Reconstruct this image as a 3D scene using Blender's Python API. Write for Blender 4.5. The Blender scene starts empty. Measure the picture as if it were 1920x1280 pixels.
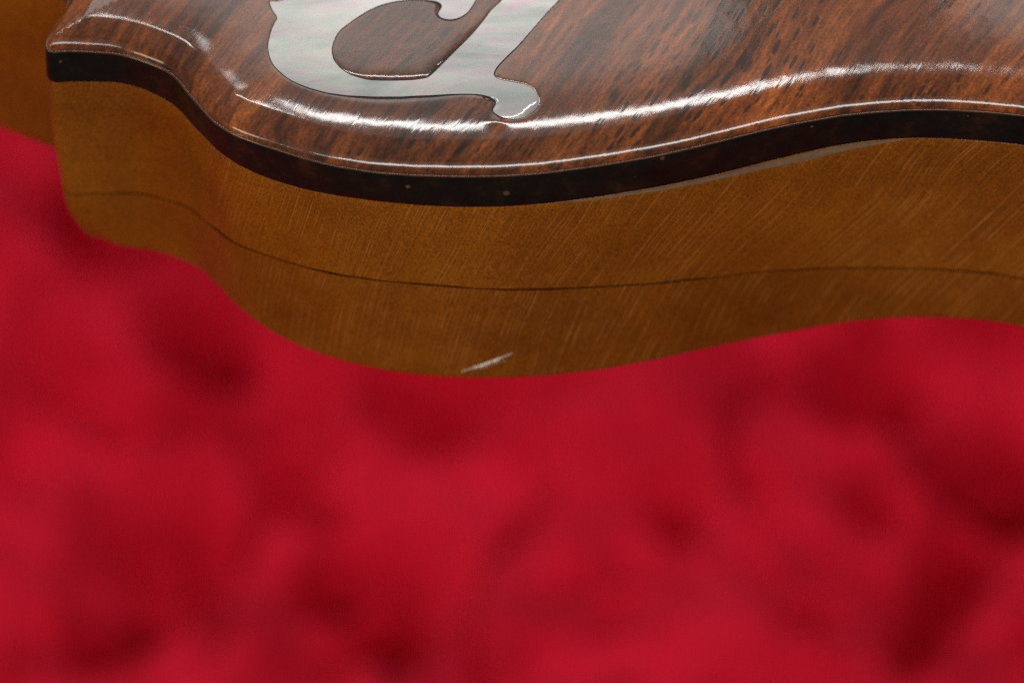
import bpy, math, random
import numpy as np
from mathutils import Vector
from mathutils.geometry import delaunay_2d_cdt

S = bpy.context.scene
COL = S.collection
# ------------------------------------------------------------------ camera (1 unit = 1 cm)
cam_d = bpy.data.cameras.new('camera')
cam = bpy.data.objects.new('camera', cam_d)
COL.objects.link(cam)
cam.location = (0, -8.33, 8.81)
cam.rotation_euler = (math.radians(40), 0, 0)
cam_d.lens = 100
cam_d.sensor_width = 36
cam_d.clip_start = 0.1
cam_d.clip_end = 500
cam_d.dof.use_dof = True
cam_d.dof.focus_distance = 12.32
cam_d.dof.aperture_fstop = 0.31
S.camera = cam
S.view_settings.view_transform = 'Standard'
S.view_settings.look = 'None'
S.view_settings.exposure = 0
S.view_settings.gamma = 1
S.cycles.use_denoising = False
S.cycles.use_adaptive_sampling = True
S.cycles.adaptive_threshold = 0.025
S.cycles.adaptive_min_samples = 20
# ------------------------------------------------------------------ ambient light of the room
W = bpy.data.worlds.new('World')
S.world = W
W.use_nodes = True
W.node_tree.nodes['Background'].inputs[0].default_value = (1.0, 0.93, 0.86, 1)
W.node_tree.nodes['Background'].inputs[1].default_value = 0.10
# ------------------------------------------------------------------ lamps: window panels behind, strip above, soft key in front
def area(name, loc, aim, sx, sy, radiance, col=(1, 1, 1)):
    l = bpy.data.lights.new(name, 'AREA')
    l.shape = 'RECTANGLE'
    l.size, l.size_y = sx, sy
    l.energy = radiance * math.pi * sx * sy
    l.color = col
    o = bpy.data.objects.new(name, l)
    COL.objects.link(o)
    o.location = loc
    d = Vector(aim) - Vector(loc)
    o.rotation_euler = d.to_track_quat('-Z', 'Y').to_euler()
    return o
P0 = (0, 0.4, 0)
def polar(elev, dist, x):
    e = math.radians(elev)
    return (x, 0.4 + dist * math.cos(e), dist * math.sin(e))
for px, wx, L in ((-7.0, 22.4, 2.2), (15.2, 14, 2.05)):
    # tall window; dimmer strips added along its top soften the reflected edge
    area('window_lamp', polar(35.9, 40, px), (px, .4, 0), wx, 12.0, L, (1, .95, .90))
    for k, fade in enumerate((.84, .66, .48, .32, .19, .09)):
        area('window_lamp', polar(45.25 + 1.3 * k, 40, px), (px, .4, 0), wx, .905, L * fade, (1, .95, .90))
area('strip_lamp', polar(58.5, 40, 0.0), (0, .4, 0), 14.6, 1.5, 24, (1, .99, .97))
area('strip_lamp', polar(60.4, 40, -12.6), (-12.6, .4, 0), 9, 1.3, 24, (1, .98, .95))
area('strip_lamp', polar(52.6, 40, -11.3), (-11.3, .4, 0), 1.8, 1.0, 9, (1, .98, .95))  # added lamp, only there for the highlight on the left bend
area('side_bounce_fill', (-32, -22, 10), (0, 0, -1), 12, 12, 8.0, (1, .76, .52))  # added fill standing in for warm light bounced into the left bend
area('key_lamp', (4, -30, 32), (0, 0, -2), 72, 3.4, 14.5, (1, .95, .88))

# ------------------------------------------------------------------ materials
def mat(name):
    m = bpy.data.materials.new(name)
    m.use_nodes = True
    nt = m.node_tree
    return m, nt, nt.nodes['Principled BSDF']
def N(nt, t, **kw):
    n = nt.nodes.new(t)
    for k, v in kw.items():
        if k.startswith('i_'):
            n.inputs[k[2:].replace('_', ' ')].default_value = v
        else:
            setattr(n, k, v)
    return n
def link(nt, a, b): nt.links.new(a, b)
def ramp(nt, fac, stops, interp='LINEAR'):
    r = N(nt, 'ShaderNodeValToRGB')
    r.color_ramp.interpolation = interp
    e = r.color_ramp.elements
    while len(e) < len(stops): e.new(0.5)
    for el, (p, c) in zip(e, stops):
        el.position = p
        el.color = (*c, 1) if len(c) == 3 else c
    link(nt, fac, r.inputs[0])
    return r
def noise(nt, vec, scale, detail=2, rough=.5, dim='3D', dist=0.0):
    n = N(nt, 'ShaderNodeTexNoise', noise_dimensions=dim)
    n.inputs['Scale'].default_value = scale
    n.inputs['Detail'].default_value = detail
    n.inputs['Roughness'].default_value = rough
    n.inputs['Distortion'].default_value = dist
    if vec is not None: link(nt, vec, n.inputs['W' if dim == '1D' else 'Vector'])
    return n
def mix(nt, fac, a, b, mode='MIX'):
    m = N(nt, 'ShaderNodeMix', data_type='RGBA', blend_type=mode)
    for sock, v in ((m.inputs[0], fac), (m.inputs[6], a), (m.inputs[7], b)):
        if isinstance(v, (int, float)): sock.default_value = v
        elif isinstance(v, tuple): sock.default_value = (*v, 1)
        else: link(nt, v, sock)
    return m.outputs[2]
def math_(nt, op, a, b=None, c=None, clamp=False):
    m = N(nt, 'ShaderNodeMath', operation=op, use_clamp=clamp)
    for i, v in enumerate((a, b, c)):
        if v is None: continue
        if isinstance(v, (int, float)): m.inputs[i].default_value = v
        else: link(nt, v, m.inputs[i])
    return m.outputs[0]
def coords(nt, rot_z=0.0, scale=(1, 1, 1)):
    tc = N(nt, 'ShaderNodeTexCoord')
    mp = N(nt, 'ShaderNodeMapping', vector_type='POINT')
    a = N(nt, 'ShaderNodeMapping', vector_type='POINT')
    a.inputs['Rotation'].default_value = (0, 0, -rot_z)
    mp.inputs['Scale'].default_value = scale
    link(nt, tc.outputs['Object'], a.inputs['Vector'])
    link(nt, a.outputs['Vector'], mp.inputs['Vector'])
    return mp.outputs['Vector']
def bump(nt, h, strength, dist=0.01, normal=None):
    b = N(nt, 'ShaderNodeBump')
    b.inputs['Strength'].default_value = strength
    b.inputs['Distance'].default_value = dist
    link(nt, h, b.inputs['Height'])
    if normal is not None: link(nt, normal, b.inputs['Normal'])
    return b.outputs['Normal']

GRAIN = math.radians(58)
def rosewood(name, dark=1.0):
    m, nt, p = mat(name)
    # slow warp so that the grain is not ruler-straight
    w = N(nt, 'ShaderNodeTexCoord')
    wn = noise(nt, w.outputs['Object'], 0.8, 1)
    va = N(nt, 'ShaderNodeVectorMath', operation='SCALE'); link(nt, wn.outputs['Color'], va.inputs[0]); va.inputs['Scale'].default_value = .20
    vb = N(nt, 'ShaderNodeVectorMath', operation='ADD'); link(nt, w.outputs['Object'], vb.inputs[0]); link(nt, va.outputs[0], vb.inputs[1])
    def g(sc):
        a = N(nt, 'ShaderNodeMapping'); a.inputs['Rotation'].default_value = (0, 0, -GRAIN)
        b = N(nt, 'ShaderNodeMapping'); b.inputs['Scale'].default_value = sc
        link(nt, vb.outputs[0], a.inputs[0]); link(nt, a.outputs[0], b.inputs[0])
        return b.outputs[0]
    streak = noise(nt, g((.40, 4.6, 2.0)), 1.0, 5, .66)
    base = ramp(nt, streak.outputs['Fac'], [(.30, (.030, .014, .011)), (.42, (.102, .034, .016)), (.55, (.195, .062, .021)), (.72, (.35, .115, .031))])
    fine = noise(nt, g((1.8, 30, 14)), 1.0, 4, .65)
    fr = ramp(nt, fine.outputs['Fac'], [(.3, (.45, .43, .44)), (.52, (1, 1, 1)), (.72, (1.4, 1.33, 1.2))])
    c = mix(nt, .8, base.outputs[0], fr.outputs[0], 'MULTIPLY')
    mott = noise(nt, g((7, 44, 34)), 1.0, 4, .75)
    mr = ramp(nt, mott.outputs['Fac'], [(.36, (.42, .40, .42)), (.5, (1, 1, 1)), (.66, (1.7, 1.55, 1.35))])
    c = mix(nt, .6, c, mr.outputs[0], 'MULTIPLY')
    grit = noise(nt, w.outputs['Object'], 80, 2, .8)
    gt = ramp(nt, grit.outputs['Fac'], [(.34, (.62, .60, .60)), (.5, (1, 1, 1)), (.66, (1.5, 1.42, 1.3))])
    c = mix(nt, .7, c, gt.outputs[0], 'MULTIPLY')
    # open pores: short dark dashes along the grain
    pv = N(nt, 'ShaderNodeTexVoronoi', feature='F1'); pv.inputs['Scale'].default_value = 1.0; pv.inputs['Randomness'].default_value = 1
    link(nt, g((7.5, 40, 40)), pv.inputs['Vector'])
    pres = noise(nt, g((1.0, 2.0, 2)), 1.0, 2)
    rad = math_(nt, 'MULTIPLY_ADD', pres.outputs['Fac'], 1.45, -.34)
    sep = N(nt, 'ShaderNodeSeparateColor'); link(nt, pv.outputs['Color'], sep.inputs[0])
    rad = math_(nt, 'MULTIPLY', rad, math_(nt, 'POWER', sep.outputs[0], .7))
    pore = math_(nt, 'MULTIPLY', math_(nt, 'SUBTRACT', rad, pv.outputs['Distance']), 6.0, clamp=True)
    c = mix(nt, math_(nt, 'MULTIPLY', pore, .8), c, (.026, .019, .018))
    # long dark lines
    ln = noise(nt, g((.35, 7, 4)), 1.0, 3, .55)
    lr = ramp(nt, ln.outputs['Fac'], [(.60, (0, 0, 0)), (.70, (1, 1, 1))])
    c = mix(nt, math_(nt, 'MULTIPLY', lr.outputs[0], .7), c, (.022, .012, .010))
    # wood tint along x; its orange right also paints in a gap in reflections
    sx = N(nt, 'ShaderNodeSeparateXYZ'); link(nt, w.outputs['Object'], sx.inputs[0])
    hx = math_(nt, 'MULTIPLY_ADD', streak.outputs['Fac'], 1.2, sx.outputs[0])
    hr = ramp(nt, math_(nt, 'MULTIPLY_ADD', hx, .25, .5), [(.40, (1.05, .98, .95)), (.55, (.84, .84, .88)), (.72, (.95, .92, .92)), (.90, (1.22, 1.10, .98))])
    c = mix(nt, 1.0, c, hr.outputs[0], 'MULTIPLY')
    link(nt, c, p.inputs['Base Color'])
    p.inputs['Roughness'].default_value = .34
    p.inputs['Specular IOR Level'].default_value = .22
    p.inputs['Coat Weight'].default_value = .85
    p.inputs['Coat IOR'].default_value = 1.55
    # lacquer: brushed micro-scratches along the grain, slight orange peel, sunken pores
    sc = noise(nt, g((5, 75, 30)), 1.0, 3, .6)
    peel = noise(nt, w.outputs['Object'], 6, 2)
    n1 = bump(nt, peel.outputs['Fac'], .05, .02)
    n2 = bump(nt, sc.outputs['Fac'], .009, .008, n1)
    inv = math_(nt, 'SUBTRACT', 1.0, pore)
    n3 = bump(nt, inv, .012, .012, n2)
    link(nt, n3, p.inputs['Coat Normal'])
    cr = ramp(nt, sc.outputs['Fac'], [(.3, (.045,) * 3), (.7, (.085,) * 3)])
    link(nt, cr.outputs[0], p.inputs['Coat Roughness'])
    return m

def black_ply():
    m, nt, p = mat('black_lacquered_ply')
    tc = N(nt, 'ShaderNodeTexCoord')
    n = noise(nt, tc.outputs['Object'], 7, 5, .7)
    r = ramp(nt, n.outputs['Fac'], [(.35, (.005, .0055, .005)), (.55, (.010, .009, .007)), (.70, (.036, .016, .009))])
    v = N(nt, 'ShaderNodeTexVoronoi'); v.inputs['Scale'].default_value = 9; link(nt, tc.outputs['Object'], v.inputs['Vector'])
    s = N(nt, 'ShaderNodeSeparateColor'); link(nt, v.outputs['Color'], s.inputs[0])
    big = math_(nt, 'GREATER_THAN', s.outputs[0], .62)
    sp = math_(nt, 'MULTIPLY', math_(nt, 'LESS_THAN', v.outputs['Distance'], math_(nt, 'MULTIPLY', s.outputs[1], .15)), big)
    c = mix(nt, math_(nt, 'MULTIPLY', sp, .75), r.outputs[0], (.16, .085, .04))
    link(nt, c, p.inputs['Base Color'])
    p.inputs['Roughness'].default_value = .4
    p.inputs['Specular IOR Level'].default_value = .08
    p.inputs['Coat Weight'].default_value = .14
    p.inputs['Coat Roughness'].default_value = .05
    n2 = noise(nt, tc.outputs['Object'], 18, 3)
    nb = bump(nt, n2.outputs['Fac'], .25, .012)
    link(nt, nb, p.inputs['Normal']); link(nt, nb, p.inputs['Coat Normal'])
    return m

def maple(name, nvec, seed=0.0, tint=1.0):
    m, nt, p = mat(name)
    tc = N(nt, 'ShaderNodeTexCoord')
    # ray fleck lines: planes through the wood, cut by the curved side
    L_ = math.sqrt(sum(a * a for a in nvec))
    warp = noise(nt, tc.outputs['Object'], 1.2, 1)
    sx = N(nt, 'ShaderNodeSeparateXYZ'); link(nt, tc.outputs['Object'], sx.inputs[0])
    # growth rings curve slightly, so the planes bend along x
    t = math_(nt, 'MULTIPLY', sx.outputs[0], math_(nt, 'MULTIPLY_ADD', sx.outputs[0], .25 / L_, nvec[0] / L_))
    t = math_(nt, 'MULTIPLY_ADD', sx.outputs[1], nvec[1] / L_, t)
    t = math_(nt, 'MULTIPLY_ADD', sx.outputs[2], nvec[2] / L_, t)
    t = math_(nt, 'MULTIPLY_ADD', warp.outputs['Fac'], .12, t)
    t = math_(nt, 'ADD', t, seed)
    rays = noise(nt, t, 120, 2, .6, '1D')
    brk = noise(nt, tc.outputs['Object'], 5.5, 3, .6)
    rr = ramp(nt, rays.outputs['Fac'], [(.56, (0,) * 3), (.63, (1,) * 3)])
    bk = ramp(nt, brk.outputs['Fac'], [(.38, (0,) * 3), (.62, (1,) * 3)])
    sm = N(nt, 'ShaderNodeMapRange'); link(nt, sx.outputs[0], sm.inputs[0]); sm.inputs[1].default_value = -1.55; sm.inputs[2].default_value = -1.05; sm.inputs[3].default_value = .12
    ray = math_(nt, 'MULTIPLY', math_(nt, 'MULTIPLY', rr.outputs[0], bk.outputs[0]), sm.outputs[0])
    rd = ramp(nt, rays.outputs['Fac'], [(.30, (1,) * 3), (.42, (0,) * 3)])
    cloud = noise(nt, tc.outputs['Object'], 1.1, 5, .68)
    base = ramp(nt, cloud.outputs['Fac'], [(.30, (.160 * tint, .043 * tint, .0012)), (.5, (.230 * tint, .067 * tint, .002)), (.7, (.300 * tint, .094 * tint, .0032))])
    spk = noise(nt, tc.outputs['Object'], 110, 2, .8)
    sr = ramp(nt, spk.outputs['Fac'], [(.33, (.45,) * 3), (.5, (1,) * 3), (.66, (1.75, 1.65, 1.4))])
    c = mix(nt, .8, base.outputs[0], sr.outputs[0], 'MULTIPLY')
    c = mix(nt, math_(nt, 'MULTIPLY', rd.outputs[0], .22), c, (.10, .028, .004))
    c = mix(nt, math_(nt, 'MULTIPLY', ray, .55), c, (.50, .21, .045))
    link(nt, c, p.inputs['Base Color'])
    p.inputs['Roughness'].default_value = .5
    p.inputs['Specular IOR Level'].default_value = .12
    p.inputs['Coat Weight'].default_value = .35
    p.inputs['Coat Roughness'].default_value = .22
    nb = bump(nt, rays.outputs['Fac'], .12, .006)
    nb = bump(nt, spk.outputs['Fac'], .08, .006, nb)
    link(nt, nb, p.inputs['Normal']); link(nt, nb, p.inputs['Coat Normal'])
    return m

def plain(name, col, rough, coat=0.0, noise_scale=None, amt=.3):
    m, nt, p = mat(name)
    if noise_scale:
        tc = N(nt, 'ShaderNodeTexCoord')
        n = noise(nt, tc.outputs['Object'], noise_scale, 4, .7)
        r = ramp(nt, n.outputs['Fac'], [(.3, tuple(c * (1 - amt) for c in col)), (.7, tuple(min(1, c * (1 + amt)) for c in col))])
        link(nt, r.outputs[0], p.inputs['Base Color'])
        nb = bump(nt, n.outputs['Fac'], .3, .01)
        link(nt, nb, p.inputs['Normal'])
    else:
        p.inputs['Base Color'].default_value = (*col, 1)
    p.inputs['Roughness'].default_value = rough
    p.inputs['Coat Weight'].default_value = coat
    p.inputs['Coat Roughness'].default_value = .08
    return m

def pearl_mat():
    m, nt, p = mat('mother_of_pearl')
    v = coords(nt, math.radians(4), (.9, 3.4, 1))
    n1 = noise(nt, v, 1.3, 3, .5, dist=1.2)
    base = ramp(nt, n1.outputs['Fac'], [(.28, (.36, .37, .39)), (.45, (.53, .525, .54)), (.6, (.63, .62, .615)), (.75, (.74, .73, .72))])
    v2 = coords(nt, math.radians(8), (1.2, 3.6, 1))
    n2 = noise(nt, v2, 1.5, 2, .5, dist=1.6)
    hue = ramp(nt, n2.outputs['Fac'], [(.28, (1.06, .78, .92)), (.38, (1.0, .93, 1.0)), (.47, (1.0, .98, .97)), (.56, (.80, 1.0, .91)), (.63, (1.0, .97, .98)), (.74, (1.08, .80, .93))])
    c = mix(nt, .9, base.outputs[0], hue.outputs[0], 'MULTIPLY')
    fl = noise(nt, coords(nt, 0, (1.2, 9, 1)), 2.2, 5, .65)
    fr = ramp(nt, fl.outputs['Fac'], [(.3, (.93,) * 3), (.7, (1.05,) * 3)])
    c = mix(nt, .9, c, fr.outputs[0], 'MULTIPLY')
    sxp = N(nt, 'ShaderNodeSeparateXYZ'); tcp = N(nt, 'ShaderNodeTexCoord'); link(nt, tcp.outputs['Object'], sxp.inputs[0])
    yy = math_(nt, 'MULTIPLY_ADD', n1.outputs['Fac'], .5, sxp.outputs[1])
    gr = N(nt, 'ShaderNodeMapRange', interpolation_type='SMOOTHSTEP'); link(nt, yy, gr.inputs[0]); gr.inputs[1].default_value = .55; gr.inputs[2].default_value = 1.25; gr.inputs[3].default_value = .78; gr.inputs[4].default_value = 1.12  # broad sheen put into the colour, dimmer near the rim, brighter farther back
    c = mix(nt, 1.0, c, gr.outputs[0], 'MULTIPLY')
    # bright flash of the shell's sheen painted into the colour
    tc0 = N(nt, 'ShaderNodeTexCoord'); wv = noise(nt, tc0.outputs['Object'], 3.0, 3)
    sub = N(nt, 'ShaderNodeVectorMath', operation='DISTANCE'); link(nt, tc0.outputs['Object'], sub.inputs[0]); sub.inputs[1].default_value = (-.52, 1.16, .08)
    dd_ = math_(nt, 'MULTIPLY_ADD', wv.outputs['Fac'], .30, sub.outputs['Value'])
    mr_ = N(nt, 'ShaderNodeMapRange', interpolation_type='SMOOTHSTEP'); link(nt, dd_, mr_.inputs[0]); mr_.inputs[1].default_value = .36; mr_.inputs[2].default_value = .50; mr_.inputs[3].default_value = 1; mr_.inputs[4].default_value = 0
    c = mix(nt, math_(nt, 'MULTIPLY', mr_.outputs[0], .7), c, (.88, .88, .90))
    link(nt, c, p.inputs['Base Color'])
    p.inputs['Metallic'].default_value = .12
    p.inputs['Roughness'].default_value = .38
    p.inputs['Coat Weight'].default_value = 1
    p.inputs['Coat Roughness'].default_value = .07
    tc = N(nt, 'ShaderNodeTexCoord')
    pl = noise(nt, tc.outputs['Object'], 9, 3)
    nb = bump(nt, pl.outputs['Fac'], .08, .015)
    link(nt, nb, p.inputs['Coat Normal'])
    return m

def velvet():
    m, nt, p = mat('red_velvet')
    tc = N(nt, 'ShaderNodeTexCoord')
    n = noise(nt, tc.outputs['Object'], .8, 5, .7)
    r = ramp(nt, n.outputs['Fac'], [(.35, (.54, .0045, .023)), (.5, (.69, .0085, .034)), (.65, (.82, .014, .048))])
    f = noise(nt, tc.outputs['Object'], 30, 2, .7)
    fr = ramp(nt, f.outputs['Fac'], [(.3, (.7,) * 3), (.7, (1.25,) * 3)])
    c = mix(nt, .7, r.outputs[0], fr.outputs[0], 'MULTIPLY')
    link(nt, c, p.inputs['Base Color'])
    p.inputs['Roughness'].default_value = .85
    p.inputs['Specular IOR Level'].default_value = .1
    p.inputs['Sheen Weight'].default_value = .12
    p.inputs['Sheen Tint'].default_value = (1, .12, .25, 1)
    p.inputs['Sheen Roughness'].default_value = .5
    nb = bump(nt, f.outputs['Fac'], .3, .03)
    link(nt, nb, p.inputs['Normal'])
    return m

# ------------------------------------------------------------------ traced outline in cm on the headstock's top
TOP_EDGE = [(-2.056,0.731),(-1.992,0.750),(-1.8754,0.7439),(-1.7566,0.7338),(-1.6594,0.7002),(-1.5685,0.6533),(-1.5096,0.62),(-1.4585,0.5636),(-1.4053,0.4747),(-1.3433,0.3867),(-1.2844,0.3026),(-1.2017,0.2353),(-1.107,0.1874),(-0.9968,0.1399),(-0.8871,0.0925),(-0.7714,0.0517),(-0.5904,0.011),(-0.406,-0.0077),(-0.2222,-0.0139),(-0.0363,-0.0108),(0.1476,0.0079),(0.3321,0.0423),(0.4257,0.0611),(0.6116,0.1051),(0.778,0.1557),(0.9385,0.2097),(1.0977,0.2641),(1.2594,0.309),(1.4214,0.3478),(1.5828,0.3704),(1.7413,0.3834),(1.9011,0.3834),(2.0595,0.3704),(2.2188,0.3478)]
PEARL = [(-0.9329,0.9858),(-0.9814,0.9678),(-1.0125,0.954),(-1.0505,0.9408),(-1.0669,0.95),(-1.0807,0.9449),(-1.0725,0.9245),(-1.06,0.8889),(-1.0464,0.8636),(-1.0312,0.8408),(-1.0425,0.8232),(-1.0528,0.788),(-1.0611,0.7479),(-1.0668,0.6931),(-1.0684,0.6583),(-1.063,0.6237),(-1.0542,0.5892),(-1.0383,0.55),(-1.014,0.5157),(-0.9812,0.4792),(-0.9489,0.4525),(-0.9171,0.4331),(-0.8679,0.4089),(-0.7983,0.3824),(-0.7122,0.3656),(-0.5922,0.3569),(-0.4624,0.3569),(-0.439,0.3605),(-0.3492,0.3643),(-0.2728,0.3706),(-0.1918,0.3732),(-0.1468,0.3706),(-0.1108,0.3624),(-0.0838,0.3498),(-0.068,0.3372),(-0.0648,0.3183),(-0.0768,0.2994),(-0.0857,0.2806),(-0.0789,0.2649),(-0.0565,0.2462),(-0.0297,0.2337),(0.0105,0.2287),(0.0463,0.2399),(0.0821,0.2649),(0.1091,0.2931),(0.1192,0.3214),(0.1198,0.3466),(0.1096,0.3782),(0.0873,0.4068),(0.0558,0.429),(0.0107,0.4405),(-0.039,0.4513),(-0.0684,0.4641),(-0.0821,0.4801),(-0.0799,0.5025),(-0.0642,0.5378),(-0.0348,0.583),(0.0199,0.6577),(0.075,0.7461),(0.1214,0.822),(0.1728,0.9052),(0.2245,0.979),(0.2387,1.006),(0.3675,1.5904),(0.1225,1.5904),(-0.0262,0.9858),(-0.0539,0.9387),(-0.0908,0.8918),(-0.1273,0.8187),(-0.1726,0.7395),(-0.2177,0.674),(-0.2581,0.6154),(-0.2982,0.5572),(-0.338,0.4993),(-0.3646,0.466),(-0.4276,0.4532),(-0.5088,0.4494),(-0.5608,0.4501),(-0.6158,0.4534),(-0.654,0.4646),(-0.6994,0.4841),(-0.7349,0.5133),(-0.7603,0.5451),(-0.7789,0.5794),(-0.7874,0.6188),(-0.7895,0.6534),(-0.7833,0.6881),(-0.7744,0.7279),(-0.7551,0.7679),(-0.7283,0.798),(-0.6912,0.8383),(-0.6437,0.8838),(-0.5887,0.9219),(-0.54,0.9423),(-0.4944,0.9535),(-0.4389,0.9602),(-0.3832,0.9575),(-0.3506,0.9535),(-0.3274,0.9467),(-0.3085,0.9286),(-0.3104,0.9019),(-0.324,0.8818),(-0.3297,0.8652),(-0.3164,0.8419),(-0.284,0.8306),(-0.2563,0.8319),(-0.2243,0.8485),(-0.1969,0.8752),(-0.1787,0.9119),(-0.1629,0.9521),(-0.1516,0.9858),(-0.1078,1.1423),(-0.1333,1.3728),(-0.269,1.5538),(-0.5875,1.5721),(-0.8256,1.4088),(-0.9321,1.0898)]
PLY_Z = [(-2.0341,-0.1661),(-1.988,-0.1804),(-1.882,-0.1857),(-1.767,-0.1849),(-1.6708,-0.1844),(-1.5819,-0.1931),(-1.52,-0.2083),(-1.469,-0.2147),(-1.4178,-0.2068),(-1.3597,-0.1894),(-1.3017,-0.1757),(-1.2284,-0.1844),(-1.1404,-0.2051),(-1.0389,-0.2156),(-0.9323,-0.2121),(-0.8225,-0.1988),(-0.6756,-0.1888),(-0.4982,-0.1904),(-0.3195,-0.1982),(-0.1402,-0.2015),(0.0394,-0.2004),(0.2181,-0.2021),(0.3651,-0.2025),(0.4859,-0.2021),(0.6605,-0.2061),(0.8205,-0.2121),(0.976,-0.2143),(1.131,-0.2114),(1.288,-0.2021),(1.4452,-0.1908),(1.6014,-0.1842),(1.7554,-0.1826),(1.9104,-0.1864),(2.0642,-0.1879),(2.2188,-0.185)]
SEAM_Z = [(-2.0341,-0.8681),(-1.988,-0.8835),(-1.882,-0.8958),(-1.767,-0.9025),(-1.6708,-0.8982),(-1.5819,-0.8889),(-1.52,-0.8828),(-1.469,-0.8643),(-1.4178,-0.8297),(-1.3597,-0.7931),(-1.3017,-0.7619),(-1.2284,-0.7422),(-1.1404,-0.7324),(-1.0389,-0.73),(-0.9323,-0.7272),(-0.8225,-0.7182),(-0.6756,-0.7078),(-0.4982,-0.7054),(-0.3195,-0.7157),(-0.1402,-0.7328),(0.0394,-0.7493),(0.2181,-0.7672),(0.3651,-0.7853),(0.4859,-0.8046),(0.6605,-0.8344),(0.8205,-0.8708),(0.976,-0.9025),(1.131,-0.9274),(1.288,-0.9587),(1.4452,-0.9932),(1.6014,-1.0208),(1.7554,-1.0399),(1.9104,-1.0444),(2.0642,-1.0404),(2.2188,-1.0354)]
BACK_Z = [(-2.0341,-1.1965),(-1.988,-1.2379),(-1.882,-1.274),(-1.767,-1.2897),(-1.6708,-1.2893),(-1.5819,-1.2888),(-1.52,-1.2903),(-1.469,-1.2754),(-1.4178,-1.2429),(-1.3597,-1.216),(-1.3017,-1.1997),(-1.2284,-1.214),(-1.1404,-1.2612),(-1.0389,-1.2971),(-0.9323,-1.3101),(-0.8225,-1.3131),(-0.6756,-1.3214),(-0.4982,-1.3378),(-0.3195,-1.3499),(-0.1402,-1.3565),(0.0394,-1.3607),(0.2181,-1.3664),(0.3651,-1.3722),(0.4859,-1.3746),(0.6605,-1.3753),(0.8205,-1.3797),(0.976,-1.3889),(1.131,-1.3965),(1.288,-1.4011),(1.4452,-1.4011),(1.6014,-1.3964),(1.7554,-1.3926),(1.9104,-1.3854),(2.0642,-1.3731),(2.2188,-1.3603)]
CLOTH_Z = -14.0
DENTS = [(-3.43, 10.87, 0.28, 0.3, 0.0, 3.9899999999999998), (-3.54, 7.62, 0.4, 0.36, 0.52, 4.620000000000001), (-4.08, 7.21, 0.31, 0.26, 0.61, 2.94), (-0.7, 10.32, 0.56, 0.32, 0.17, 1.1760000000000002), (-2.4, 9.48, 0.28, 0.28, 0.0, 1.6800000000000002), (1.65, 8.7, 0.32, 0.27, -0.35, 2.1), (3.53, 10.22, 0.34, 0.49, 1.05, 1.8900000000000001), (3.95, 10.61, 0.28, 0.28, 0.35, 1.8900000000000001), (5.29, 9.72, 0.39, 0.38, 0.35, 7.9799999999999995), (4.53, 9.65, 0.28, 0.24, 0.0, 2.1), (-1.88, 8.3, 0.21, 0.3, -0.7, 2.1), (-1.27, 7.78, 0.69, 0.46, -0.35, 1.8900000000000001), (-3.85, 8.76, 0.7, 0.61, -0.87, 1.6800000000000002), (-4.71, 10.29, 0.39, 0.32, 0.0, 1.47), (4.2, 7.91, 0.37, 0.86, -0.44, 2.1), (1.0, 7.28, 0.31, 0.33, 0.0, 0.8400000000000001), (3.54, 8.9, 0.27, 0.2, 0.35, 1.26), (2.84, 7.4, 0.32, 0.26, 0.0, 1.05)]

XC = 1.82                                     # axis of the open-book crown
PLY_Z[0] = (-2.0341, -.184); BACK_Z[0] = (-2.0341, -1.290); BACK_Z[1] = (-1.988, -1.290); BACK_Z[2] = (-1.882, -1.290); SEAM_Z[0] = (-2.0341, -.892)
half = [p for p in TOP_EDGE if p[0] < XC]
wing = [(-2.064, .785), (-2.050, .86), (-2.012, .94), (-1.985, 1.05), (-1.995, 1.17), (-2.06, 1.285), (-2.18, 1.365), (-2.36, 1.452),
        (-2.56, 1.555), (-2.80, 1.72), (-2.98, 1.98), (-3.03, 2.4), (-2.93, 3.4), (-2.5, 5.5), (-1.95, 7.4), (-1.0, 9.0)]
chain = wing[::-1] + half                     # from the nut end round to the middle of the crown
loop = chain + [(2 * XC - x, y) for x, y in chain[::-1]]

def resample(pts, closed, step):
    P = np.array(pts, float)
    if closed: P = np.vstack([P, P[:1]])
    s = np.r_[0, np.cumsum(np.hypot(*np.diff(P, axis=0).T))]
    n = int(s[-1] / step)
    t = np.linspace(0, s[-1], n + 1)
    if closed: t = t[:-1]
    return np.c_[np.interp(t, s, P[:, 0]), np.interp(t, s, P[:, 1])]
def smooth(P, sig, closed=True):
    r = int(3 * sig) + 1
    k = np.exp(-.5 * (np.arange(-r, r + 1) / sig) ** 2); k /= k.sum()
    Q = np.pad(P, ((r, r), (0, 0)), mode='wrap')
    return np.c_[np.convolve(Q[:, 0], k, 'valid'), np.convolve(Q[:, 1], k, 'valid')]
OUT = smooth(resample(loop, True, .012), 2.6)
# thin out away from the visible part
near = (OUT[:, 1] < 1.9) & (OUT[:, 0] < 3.0)
OUT = OUT[near | (np.arange(len(OUT)) % 8 == 0)]
def orient(P):
    a = np.sum(P[:, 0] * np.roll(P[:, 1], -1) - np.roll(P[:, 0], -1) * P[:, 1])
    return P if a > 0 else P[::-1]
OUT = orient(OUT)
def normals2(P):
    T = np.roll(P, -1, 0) - np.roll(P, 1, 0)
    T /= np.linalg.norm(T, axis=1)[:, None]
    return np.c_[T[:, 1], -T[:, 0]]            # outward for a counter-clockwise loop
ON = normals2(OUT)
SN = smooth(ON, 22); SN /= np.linalg.norm(SN, axis=1)[:, None]
XM = np.where(OUT[:, 0] > XC, 2 * XC - OUT[:, 0], OUT[:, 0])
front = OUT[:, 1] < .775
def along(tab, back):
    a = np.array(tab)
    z = np.interp(OUT[:, 0], a[:, 0], a[:, 1])
    z = np.where(front, z, back)
    return smooth(np.c_[z, z], 6)[:, 0]
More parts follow.
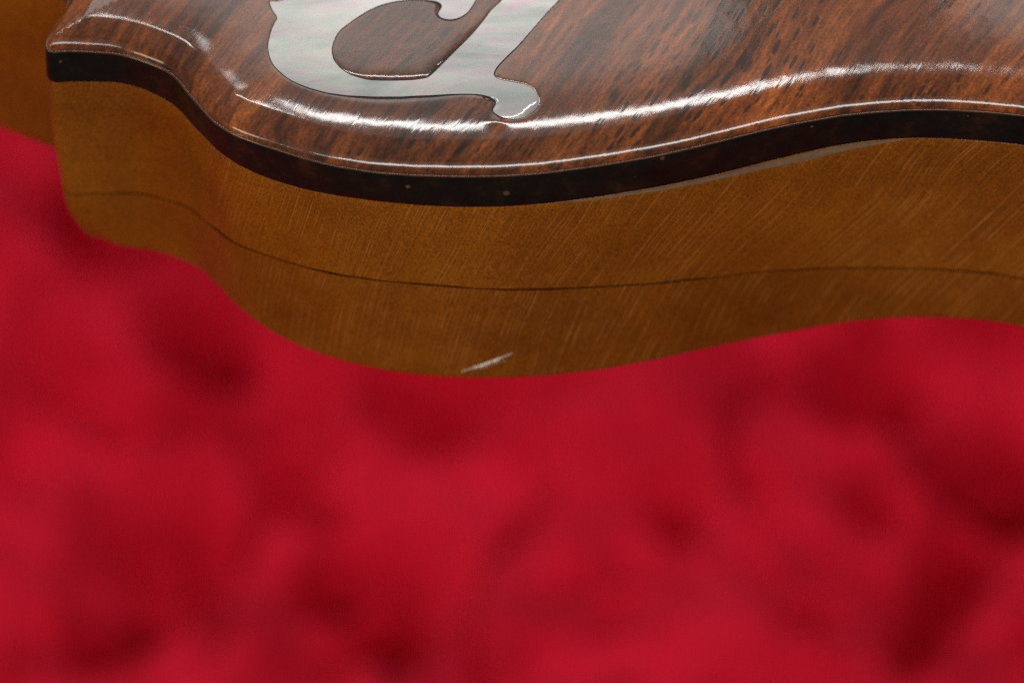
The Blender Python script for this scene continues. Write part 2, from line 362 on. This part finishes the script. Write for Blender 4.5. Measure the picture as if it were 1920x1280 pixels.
ply_z, seam_z, back_z = along(PLY_Z, -.184), along(SEAM_Z, -.892), along(BACK_Z, -1.275)
ledge = np.where(front, np.interp(OUT[:, 0], [.0, .3, .8, 1.1, 1.36, 1.55, 1.8], [0, .007, .010, .015, .0195, .010, .004]), 0)
ledge = smooth(np.c_[ledge, ledge], 5)[:, 0]
rng = np.random.default_rng(7)
wob = smooth(np.c_[rng.normal(size=len(OUT)), rng.normal(size=len(OUT))], 5)

def seg_dist(Q, P):
    """distance from points Q to the closed polyline P"""
    A, B = P, np.roll(P, -1, 0)
    AB = B - A; L2 = (AB ** 2).sum(1) + 1e-12
    out = np.empty(len(Q))
    for i in range(0, len(Q), 1500):
        q = Q[i:i + 1500, None, :] - A[None]
        t = np.clip((q * AB[None]).sum(2) / L2, 0, 1)
        out[i:i + 1500] = np.sqrt((((q - t[..., None] * AB[None])) ** 2).sum(2).min(1))
    return out
def inside(Q, P):
    A, B = P, np.roll(P, -1, 0)
    out = np.zeros(len(Q), bool)
    for i in range(0, len(Q), 1500):
        q = Q[i:i + 1500]
        c = (A[None, :, 1] > q[:, None, 1]) != (B[None, :, 1] > q[:, None, 1])
        x = A[None, :, 0] + (q[:, None, 1] - A[None, :, 1]) * (B - A)[None, :, 0] / ((B - A)[None, :, 1] + 1e-12)
        out[i:i + 1500] = (c & (q[:, None, 0] < x)).sum(1) % 2 == 1
    return out

# rolled edge of the face: slope against distance from the rim, integrated once
dd = np.linspace(0, 1.2, 6001)
ang = np.where(dd < .04, np.interp(dd, [0, .004, .010, .029, .035, .04], [86, 60, 46, 38.5, 22, 18]),
      np.where(dd < .120, 18 - 3 * (dd - .04) / .08,
      np.where(dd < .138, 15 - 6.5 * (dd - .12) / .018, 8.5 * np.clip(1 - (dd - .138) / .50, 0, 1) ** 2.2)))
hh = np.r_[0, np.cumsum(np.tan(np.radians(ang[:-1])) * np.diff(dd))]
def face_h(d): return np.interp(d, dd, hh)

PEARL_LOOP = orient(smooth(resample(PEARL, True, .012), 1.1))
def bell(q, c, r): return np.exp(-((q - np.array(c)) ** 2).sum(1) / r ** 2)
def loop_w(q): return np.clip(bell(q, (-.55, .46), .16) + bell(q, (-.36, .47), .10) + .8 * bell(q, (-.24, .65), .16) + .8 * bell(q, (-.325, .925), .05) + .7 * bell(q, (-.085, .345), .035), 0, 1)
def groove(q):
    d = seg_dist(q, PEARL_LOOP); ins = inside(q, PEARL_LOOP)
    w = loop_w(q); amp = .002 + .007 * w; dec = .006 + .018 * w
    lump = .0035 * bell(q, (-.064, .216), .035) + .002 * bell(q, (-.135, .352), .03)
    return np.where(ins, -.012, -amp * np.exp(-d / dec) + lump * (1 - np.exp(-d / .012)))
def face_z(q):
    z = face_h(seg_dist(q, OUT))
    m = (q[:, 0] > -1.3) & (q[:, 0] < .6) & (q[:, 1] > .05) & (q[:, 1] < 1.8)
    if m.any(): z[m] += groove(q[m])
    return z
def plain_z(q): return face_h(seg_dist(q, OUT))

def link_mesh(name, V, F, m, parent=None, smooth_=True, nrm=None):
    me = bpy.data.meshes.new(name)
    me.from_pydata([tuple(map(float, v)) for v in V], [], [tuple(map(int, f)) for f in F])
    me.materials.append(m)
    if smooth_: me.polygons.foreach_set('use_smooth', [True] * len(me.polygons))
    me.update()
    if nrm is not None: me.normals_split_custom_set_from_vertices([tuple(n) for n in nrm])
    o = bpy.data.objects.new(name, me)
    COL.objects.link(o)
    if parent: o.parent = parent
    return o
def fill(outline, pts):
    n = len(outline)
    v = [Vector(map(float, p)) for p in outline] + [Vector(map(float, p)) for p in pts]
    r = delaunay_2d_cdt(v, [], [list(range(n))], 1, 1e-6)
    return np.array([tuple(a) for a in r[0]]), r[2]
def field_normals(P, fz, e=.0012):
    dx = (fz(P + [e, 0]) - fz(P - [e, 0])) / (2 * e)
    dy = (fz(P + [0, e]) - fz(P - [0, e])) / (2 * e)
    n = np.c_[-dx, -dy, np.ones(len(P))]
    return n / np.linalg.norm(n, axis=1)[:, None]
def rings(P, PN, ds, every=1):
    out = []
    for d in ds:
        st = max(1, int(round(every * (1 if d < .05 else 2 if d < .3 else 4))))
        q = (P - PN * d)[::st]
        q = q[seg_dist(q, P) > abs(d) - 2e-4]
        out.append(q)
    return np.vstack(out)
def grid(x0, x1, y0, y1, st, jit=.2):
    gx, gy = np.meshgrid(np.arange(x0, x1, st), np.arange(y0, y1, st))
    g = np.c_[gx.ravel(), gy.ravel()]
    return g + rng.uniform(-jit, jit, g.shape) * st

def sweep(name, prof, m, parent, sel=None, cap_bottom=False, P=None, PN=None):
    """rings of (outward offset, z) arrays round the outline, joined into a wall"""
    P = OUT if P is None else P; PN = ON if PN is None else PN
    n = len(P)
    V = []
    for off, z, *soft in prof:
        off = np.broadcast_to(off, n); z = np.broadcast_to(z, n)
        q = P + PN * np.maximum(off, 0)[:, None] + SN * np.minimum(off, 0)[:, None] if soft else P + PN * off[:, None]
        V.append(np.c_[q, z])
    V = np.vstack(V)
    F = []
    for k in range(len(prof) - 1):
        for i in range(n):
            j = (i + 1) % n
            if sel is not None and not (sel[i] and sel[j]): continue
            F.append((k * n + i, (k + 1) * n + i, (k + 1) * n + j, k * n + j))
    if cap_bottom:
        F.append([(len(prof) - 1) * n + i for i in range(n)][::-1])
    if sel is not None:
        used = sorted({i for f in F for i in f}); mp = {u: i for i, u in enumerate(used)}
        V = V[used]; F = [tuple(mp[i] for i in f) for f in F]
    return link_mesh(name, V, F, m, parent)

# ------------------------------------------------------------------ headstock
head = bpy.data.objects.new('headstock', None)
COL.objects.link(head)
head['label'] = 'lacquered rosewood-faced guitar headstock with pearl inlay, black edge and amber maple sides'
head['category'] = 'guitar headstock'
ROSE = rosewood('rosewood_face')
BLACK = black_ply()

# face veneer: one sheet with a rolled rim, sunk round the inlay
pts = [rings(OUT, ON, [.0008, .002, .004, .007, .011, .016, .022, .026, .03, .035, .040, .052, .07, .095, .115, .122, .130, .138, .15, .165, .185, .21, .24, .28, .33, .4, .5])]
PN_ = normals2(PEARL_LOOP)
for d in (-.003, -.007, -.012, -.018, -.026, -.036, -.05, -.07):
    q = PEARL_LOOP - PN_ * d
    q = q[seg_dist(q, PEARL_LOOP) > abs(d) - 2e-4]
    pts.append(q[~inside(q, PEARL_LOOP)])
pts.append(PEARL_LOOP)
q = PEARL_LOOP - PN_ * .006
pts.append(q[inside(q, PEARL_LOOP)])
g = np.vstack([grid(-2.6, 3.1, -.1, 1.9, .05), grid(-3.1, 7, 1.9, 9, .3), grid(3.1, 7, -.1, 1.9, .2)])
g = g[inside(g, OUT)]
g = g[seg_dist(g, OUT) > .3]
pts.append(g)
pts = np.vstack(pts)
pts = pts[inside(pts, OUT)]
P2, F2 = fill(OUT, pts)
zz = face_z(P2)
nr = field_normals(P2, face_z)
nrim = seg_dist(P2, OUT) < 1e-5
zz[nrim] = 0
wdx = np.argmin(((P2[nrim][:, None] - OUT[None]) ** 2).sum(2), 1)
nr[nrim] = np.c_[ON[wdx] * .96, np.full(nrim.sum(), .28)]
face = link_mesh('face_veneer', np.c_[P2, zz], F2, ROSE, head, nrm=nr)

# black edge ply, a hair proud of the rosewood lip
w = wob[:, 0] * .0022
tf = .018 * np.exp(-((OUT - [-2.03, .78]) ** 2).sum(1) / .06)
sweep('edge_ply', [(-.012, -.002), (.000 + w, -.0012), (.005 + w, -.0032), (.0085 + w, -.007), (.0105 + w, -.012), (.0115 + w * .5, -.02), (.0115, -.03), (.010 + tf * .4, -.08),
                   (.008 + tf * .6, ply_z * .6), (.007 + tf, ply_z + .02), (.005 + tf, ply_z + .004), (-.012, ply_z)], BLACK, head)

# glossy bead added along the joint of face and ply to catch a highlight
BEAD = plain('highlight_bead', (.10, .035, .014), .3, 1.0, 18, .4)
w2 = wob[:, 1] * .0012
sweep('highlight_bead', [(.001, .0012), (.004, .0014 + w2), (.0072, .0002 + w2), (.0092, -.0026 + w2), (.0098, -.0062), (.0085, -.0095), (.004, -.010)], BEAD, head)

# maple: two laminations with a dark glue seam between, bottom rounded over
M1 = maple('maple_upper', (-2.5, 1.9, 1.0))
M2 = maple('maple_lower', (-2.5, 1.2, .62), 3.7, .91)
e = ledge
tip = np.exp(-((OUT - [-2.03, .78]) ** 2).sum(1) / .06)
farw = np.clip((OUT[:, 1] - .9) / .4, 0, 1)
tip2 = np.exp(-((OUT - [-2.05, .78]) ** 2).sum(1) / .016)
ri = .05 + .09 * np.maximum(tip2, farw)
rz = .05 + .30 * tip2 + .10 * farw
zb = back_z - .034 - .09 * farw
fl = .040 * tip                                # the horn flares a little below the face
sv = smooth(np.c_[front, front].astype(float), 4)[:, 0]
sd = along(SEAM_Z, -.892)
top = ply_z - .002
sweep('maple_layer', [(-.02, top), (e * .15 - .004 + tf, top - .001), (e * .6 - .002 + tf, top - .008 - e * .45), (e * .9 + tf, top - .016 - e * .85), (e + .002 + tf, top - .03 - e), (e + .003 + tf, top - .042 - e),
                      (e + .003 + fl, top * .65 + sd * .35), (e + .003 + fl, sd * .7 + top * .3), (e + .003 + fl, sd)], M1, head)
SEAM = plain('dark_glue', (.050, .016, .002), .9, 0, 9, .85)
SEAM.node_tree.nodes['Principled BSDF'].inputs['Specular IOR Level'].default_value = 0
seam = sweep('glue_seam', [(e + fl + .0036, sd + .004 * wob[:, 0] + np.maximum(.0035, .0060 + wob[:, 1] * .009) * sv), (e + fl + .0036, sd + .004 * wob[:, 0] - np.maximum(.0025, .0050 + wob[:, 0] * .009) * sv)], SEAM, head)
prof = [(e + .003 + fl, sd), (e + .003 + fl, sd * .85 + (zb + rz) * .15)]
for k in range(0, 11):
    a = math.radians(9 * k)
    prof.append((e + .003 + fl * (1 - math.sin(a)) - ri * (1 - math.cos(a)), zb + rz * (1 - math.sin(a)), 1))
sweep('maple_layer', prof, M2, head, cap_bottom=True)

# lacquer run under the black ply, its greyed colour standing in for reflected light
LEDGE = plain('lacquer_ledge_reflection', (.185, .108, .055), .6, .05, 20, .25)
sel = ledge > .0045
qq = np.clip((ledge - .0045) / .005, 0, 1)
lw = np.clip(ledge, 0, .05) * qq
tp = np.clip((ledge - .006) / .02, 0, 1)
sweep('lacquer_ledge', [(lw * .1 + .0052, top + .0005), (lw * .25 + .002 + .005 * tp, top - .002 - .002 * tp - lw * .10), (lw * .62 + .002 + .004 * tp, top - .001 - .003 * qq - .006 * tp - lw * .45), (lw * .9 + .003 + .002 * tp, top - .001 - .005 * qq - .010 * tp - lw * .82 - wob[:, 0] * .006 * tp),
                        (lw + .0035, top - .001 - .006 * qq - .015 * tp - lw * .95 - wob[:, 0] * .014 * tp)], LEDGE, head, sel=sel)

# ------------------------------------------------------------------ pearl letter set in the face
PM = pearl_mat()
def pearl_z(q):
    d = seg_dist(q, PEARL_LOOP)
    w = np.clip(bell(q, (.085, .285), .07) + .7 * bell(q, (-.07, .31), .03), 0, 1)
    return plain_z(q) + .0012 - .0072 * w * np.exp(-d / (.004 + .013 * w))
ip = rings(PEARL_LOOP, PN_, [.003, .006, .010, .015, .021, .028, .038, .05, .07])
g = grid(-1.2, .5, .1, 1.7, .04)
g = g[inside(g, PEARL_LOOP)]
g = g[seg_dist(g, PEARL_LOOP) > .06]
ip = np.vstack([ip, g]); ip = ip[inside(ip, PEARL_LOOP)]
P3, F3 = fill(PEARL_LOOP, ip)
inlay = link_mesh('pearl_inlay', np.c_[P3, pearl_z(P3)], F3, PM, head, nrm=field_normals(P3, pearl_z))
# dark filler in the joint round the pearl
FILL = plain('dark_filler', (.014, .010, .007), .6, 0, 25, .4)
wf = smooth(rng.normal(size=(len(PEARL_LOOP), 2)), 3)[:, 0]
fo = PEARL_LOOP + PN_ * (.0045 + .005 * wf + .010 * loop_w(PEARL_LOOP))[:, None]
fi = PEARL_LOOP - PN_ * .004
n = len(fo)
V = np.vstack([np.c_[fo, plain_z(fo) - .0012 - .0030 * loop_w(fo)], np.c_[PEARL_LOOP + PN_ * .003, plain_z(PEARL_LOOP) - .0012], np.c_[fi, plain_z(fi) - .006]])
F = [(k * n + i, k * n + (i + 1) % n, (k + 1) * n + (i + 1) % n, (k + 1) * n + i) for k in range(2) for i in range(n)]
link_mesh('inlay_filler', V, F, FILL, inlay)

# ------------------------------------------------------------------ bruise in the lower maple edge, its glint put into the pale colour
def wall_point(x, z, off):
    i = int(np.argmin((OUT[:, 0] - x) ** 2 + np.where(front, 0, 99)))
    q = OUT[i] + ON[i] * (off + ledge[i])
    return np.array([x, q[1], z])
RAW = plain('bruised_wood_glint', (.95, .80, .63), .3, .8, 40, .5)
V, F = [], []
r2 = random.Random(3)
nseg = 26
for i in range(nseg + 1):
    t = i / nseg
    x = -.232 + .235 * t
    z = -1.312 + .128 * t ** .95
    wd = .015 * math.exp(-((t - .48) / .30) ** 4) * r2.uniform(.55, 1.35) + .0016 * (1 - abs(2 * t - 1))
    a = wall_point(x, z, .0035); b = wall_point(x, z - wd * .4, .0095); c = wall_point(x, z - wd * 1.5, .0035)
    V += [a, b, c]
    if i:
        k = 3 * (i - 1)
        F += [(k, k + 1, k + 4, k + 3), (k + 1, k + 2, k + 5, k + 4)]
for i in range(16):                            # loose flecks of lifted varnish below it
    t = r2.uniform(.3, .85); x = -.225 + .235 * t; z = -1.312 + .128 * t - r2.uniform(.018, .034); q_ = r2.uniform(.002, .0045)
    k = len(V)
    V += [wall_point(x - q_, z, .0034), wall_point(x + q_, z + q_ * .7, .0034), wall_point(x, z + q_ * .3, .0060), wall_point(x + q_ * .2, z - q_ * .8, .0034)]
    F += [(k, k + 2, k + 1), (k, k + 3, k + 2), (k + 1, k + 2, k + 3)]
link_mesh('bruise', V, F, RAW, head, smooth_=False)

# ------------------------------------------------------------------ red cloth, crumpled, well below the headstock
def cloth():
    n = 420
    gx = np.linspace(-20, 22, n); gy = np.linspace(-10, 34, n)
    X, Y = np.meshgrid(gx, gy)
    Z = np.full_like(X, CLOTH_Z)
    r = np.random.default_rng(21)
    def field(sc, cnt):
        acc = 0
        for k in range(cnt):
            a = r.uniform(0, 2 * math.pi); f = 2 * math.pi / (sc * r.uniform(.7, 1.5)); ph = r.uniform(0, 6.28)
            acc = acc + np.sin((X * math.cos(a) + Y * math.sin(a)) * f + ph + .9 * np.sin(X * .45 + Y * .4 * math.cos(a) + ph))
        return acc / math.sqrt(cnt / 2)
    Z += .30 * field(8, 14) + .12 * field(3.2, 40) + .10 * field(1.5, 50) + .07 * field(.8, 50)
    for sc, wd, dep in ((4.5, .10, .9), (3.0, .09, .7), (6.0, .08, 1.0)):
        g_ = field(sc, 24)                     # creases pinched along wandering lines, open in places
        Z -= dep * np.exp(-(g_ / wd) ** 2) * np.clip(field(3.5, 24) * .9 - .1, 0, 1)
    for (x, y, rx, ry, a, dep) in DENTS:
        c, s = math.cos(a), math.sin(a)
        u = (X - x) * c + (Y - y) * s; v = -(X - x) * s + (Y - y) * c
        wv = 1 + .35 * np.sin(u * 3.1 + x) + .3 * np.sin(v * 4.0 + y)
        Z -= dep * .8 * np.exp(-((u / rx) ** 2 + (v / ry) ** 2) * wv)
    V = np.c_[X.ravel(), Y.ravel(), Z.ravel()]
    F = [(j * n + i, j * n + i + 1, (j + 1) * n + i + 1, (j + 1) * n + i) for j in range(n - 1) for i in range(n - 1)]
    o = link_mesh('red_cloth', V, F, velvet())
    o['label'] = 'crumpled red velvet cloth lying out of focus beneath the headstock'
    o['category'] = 'cloth'
cloth()
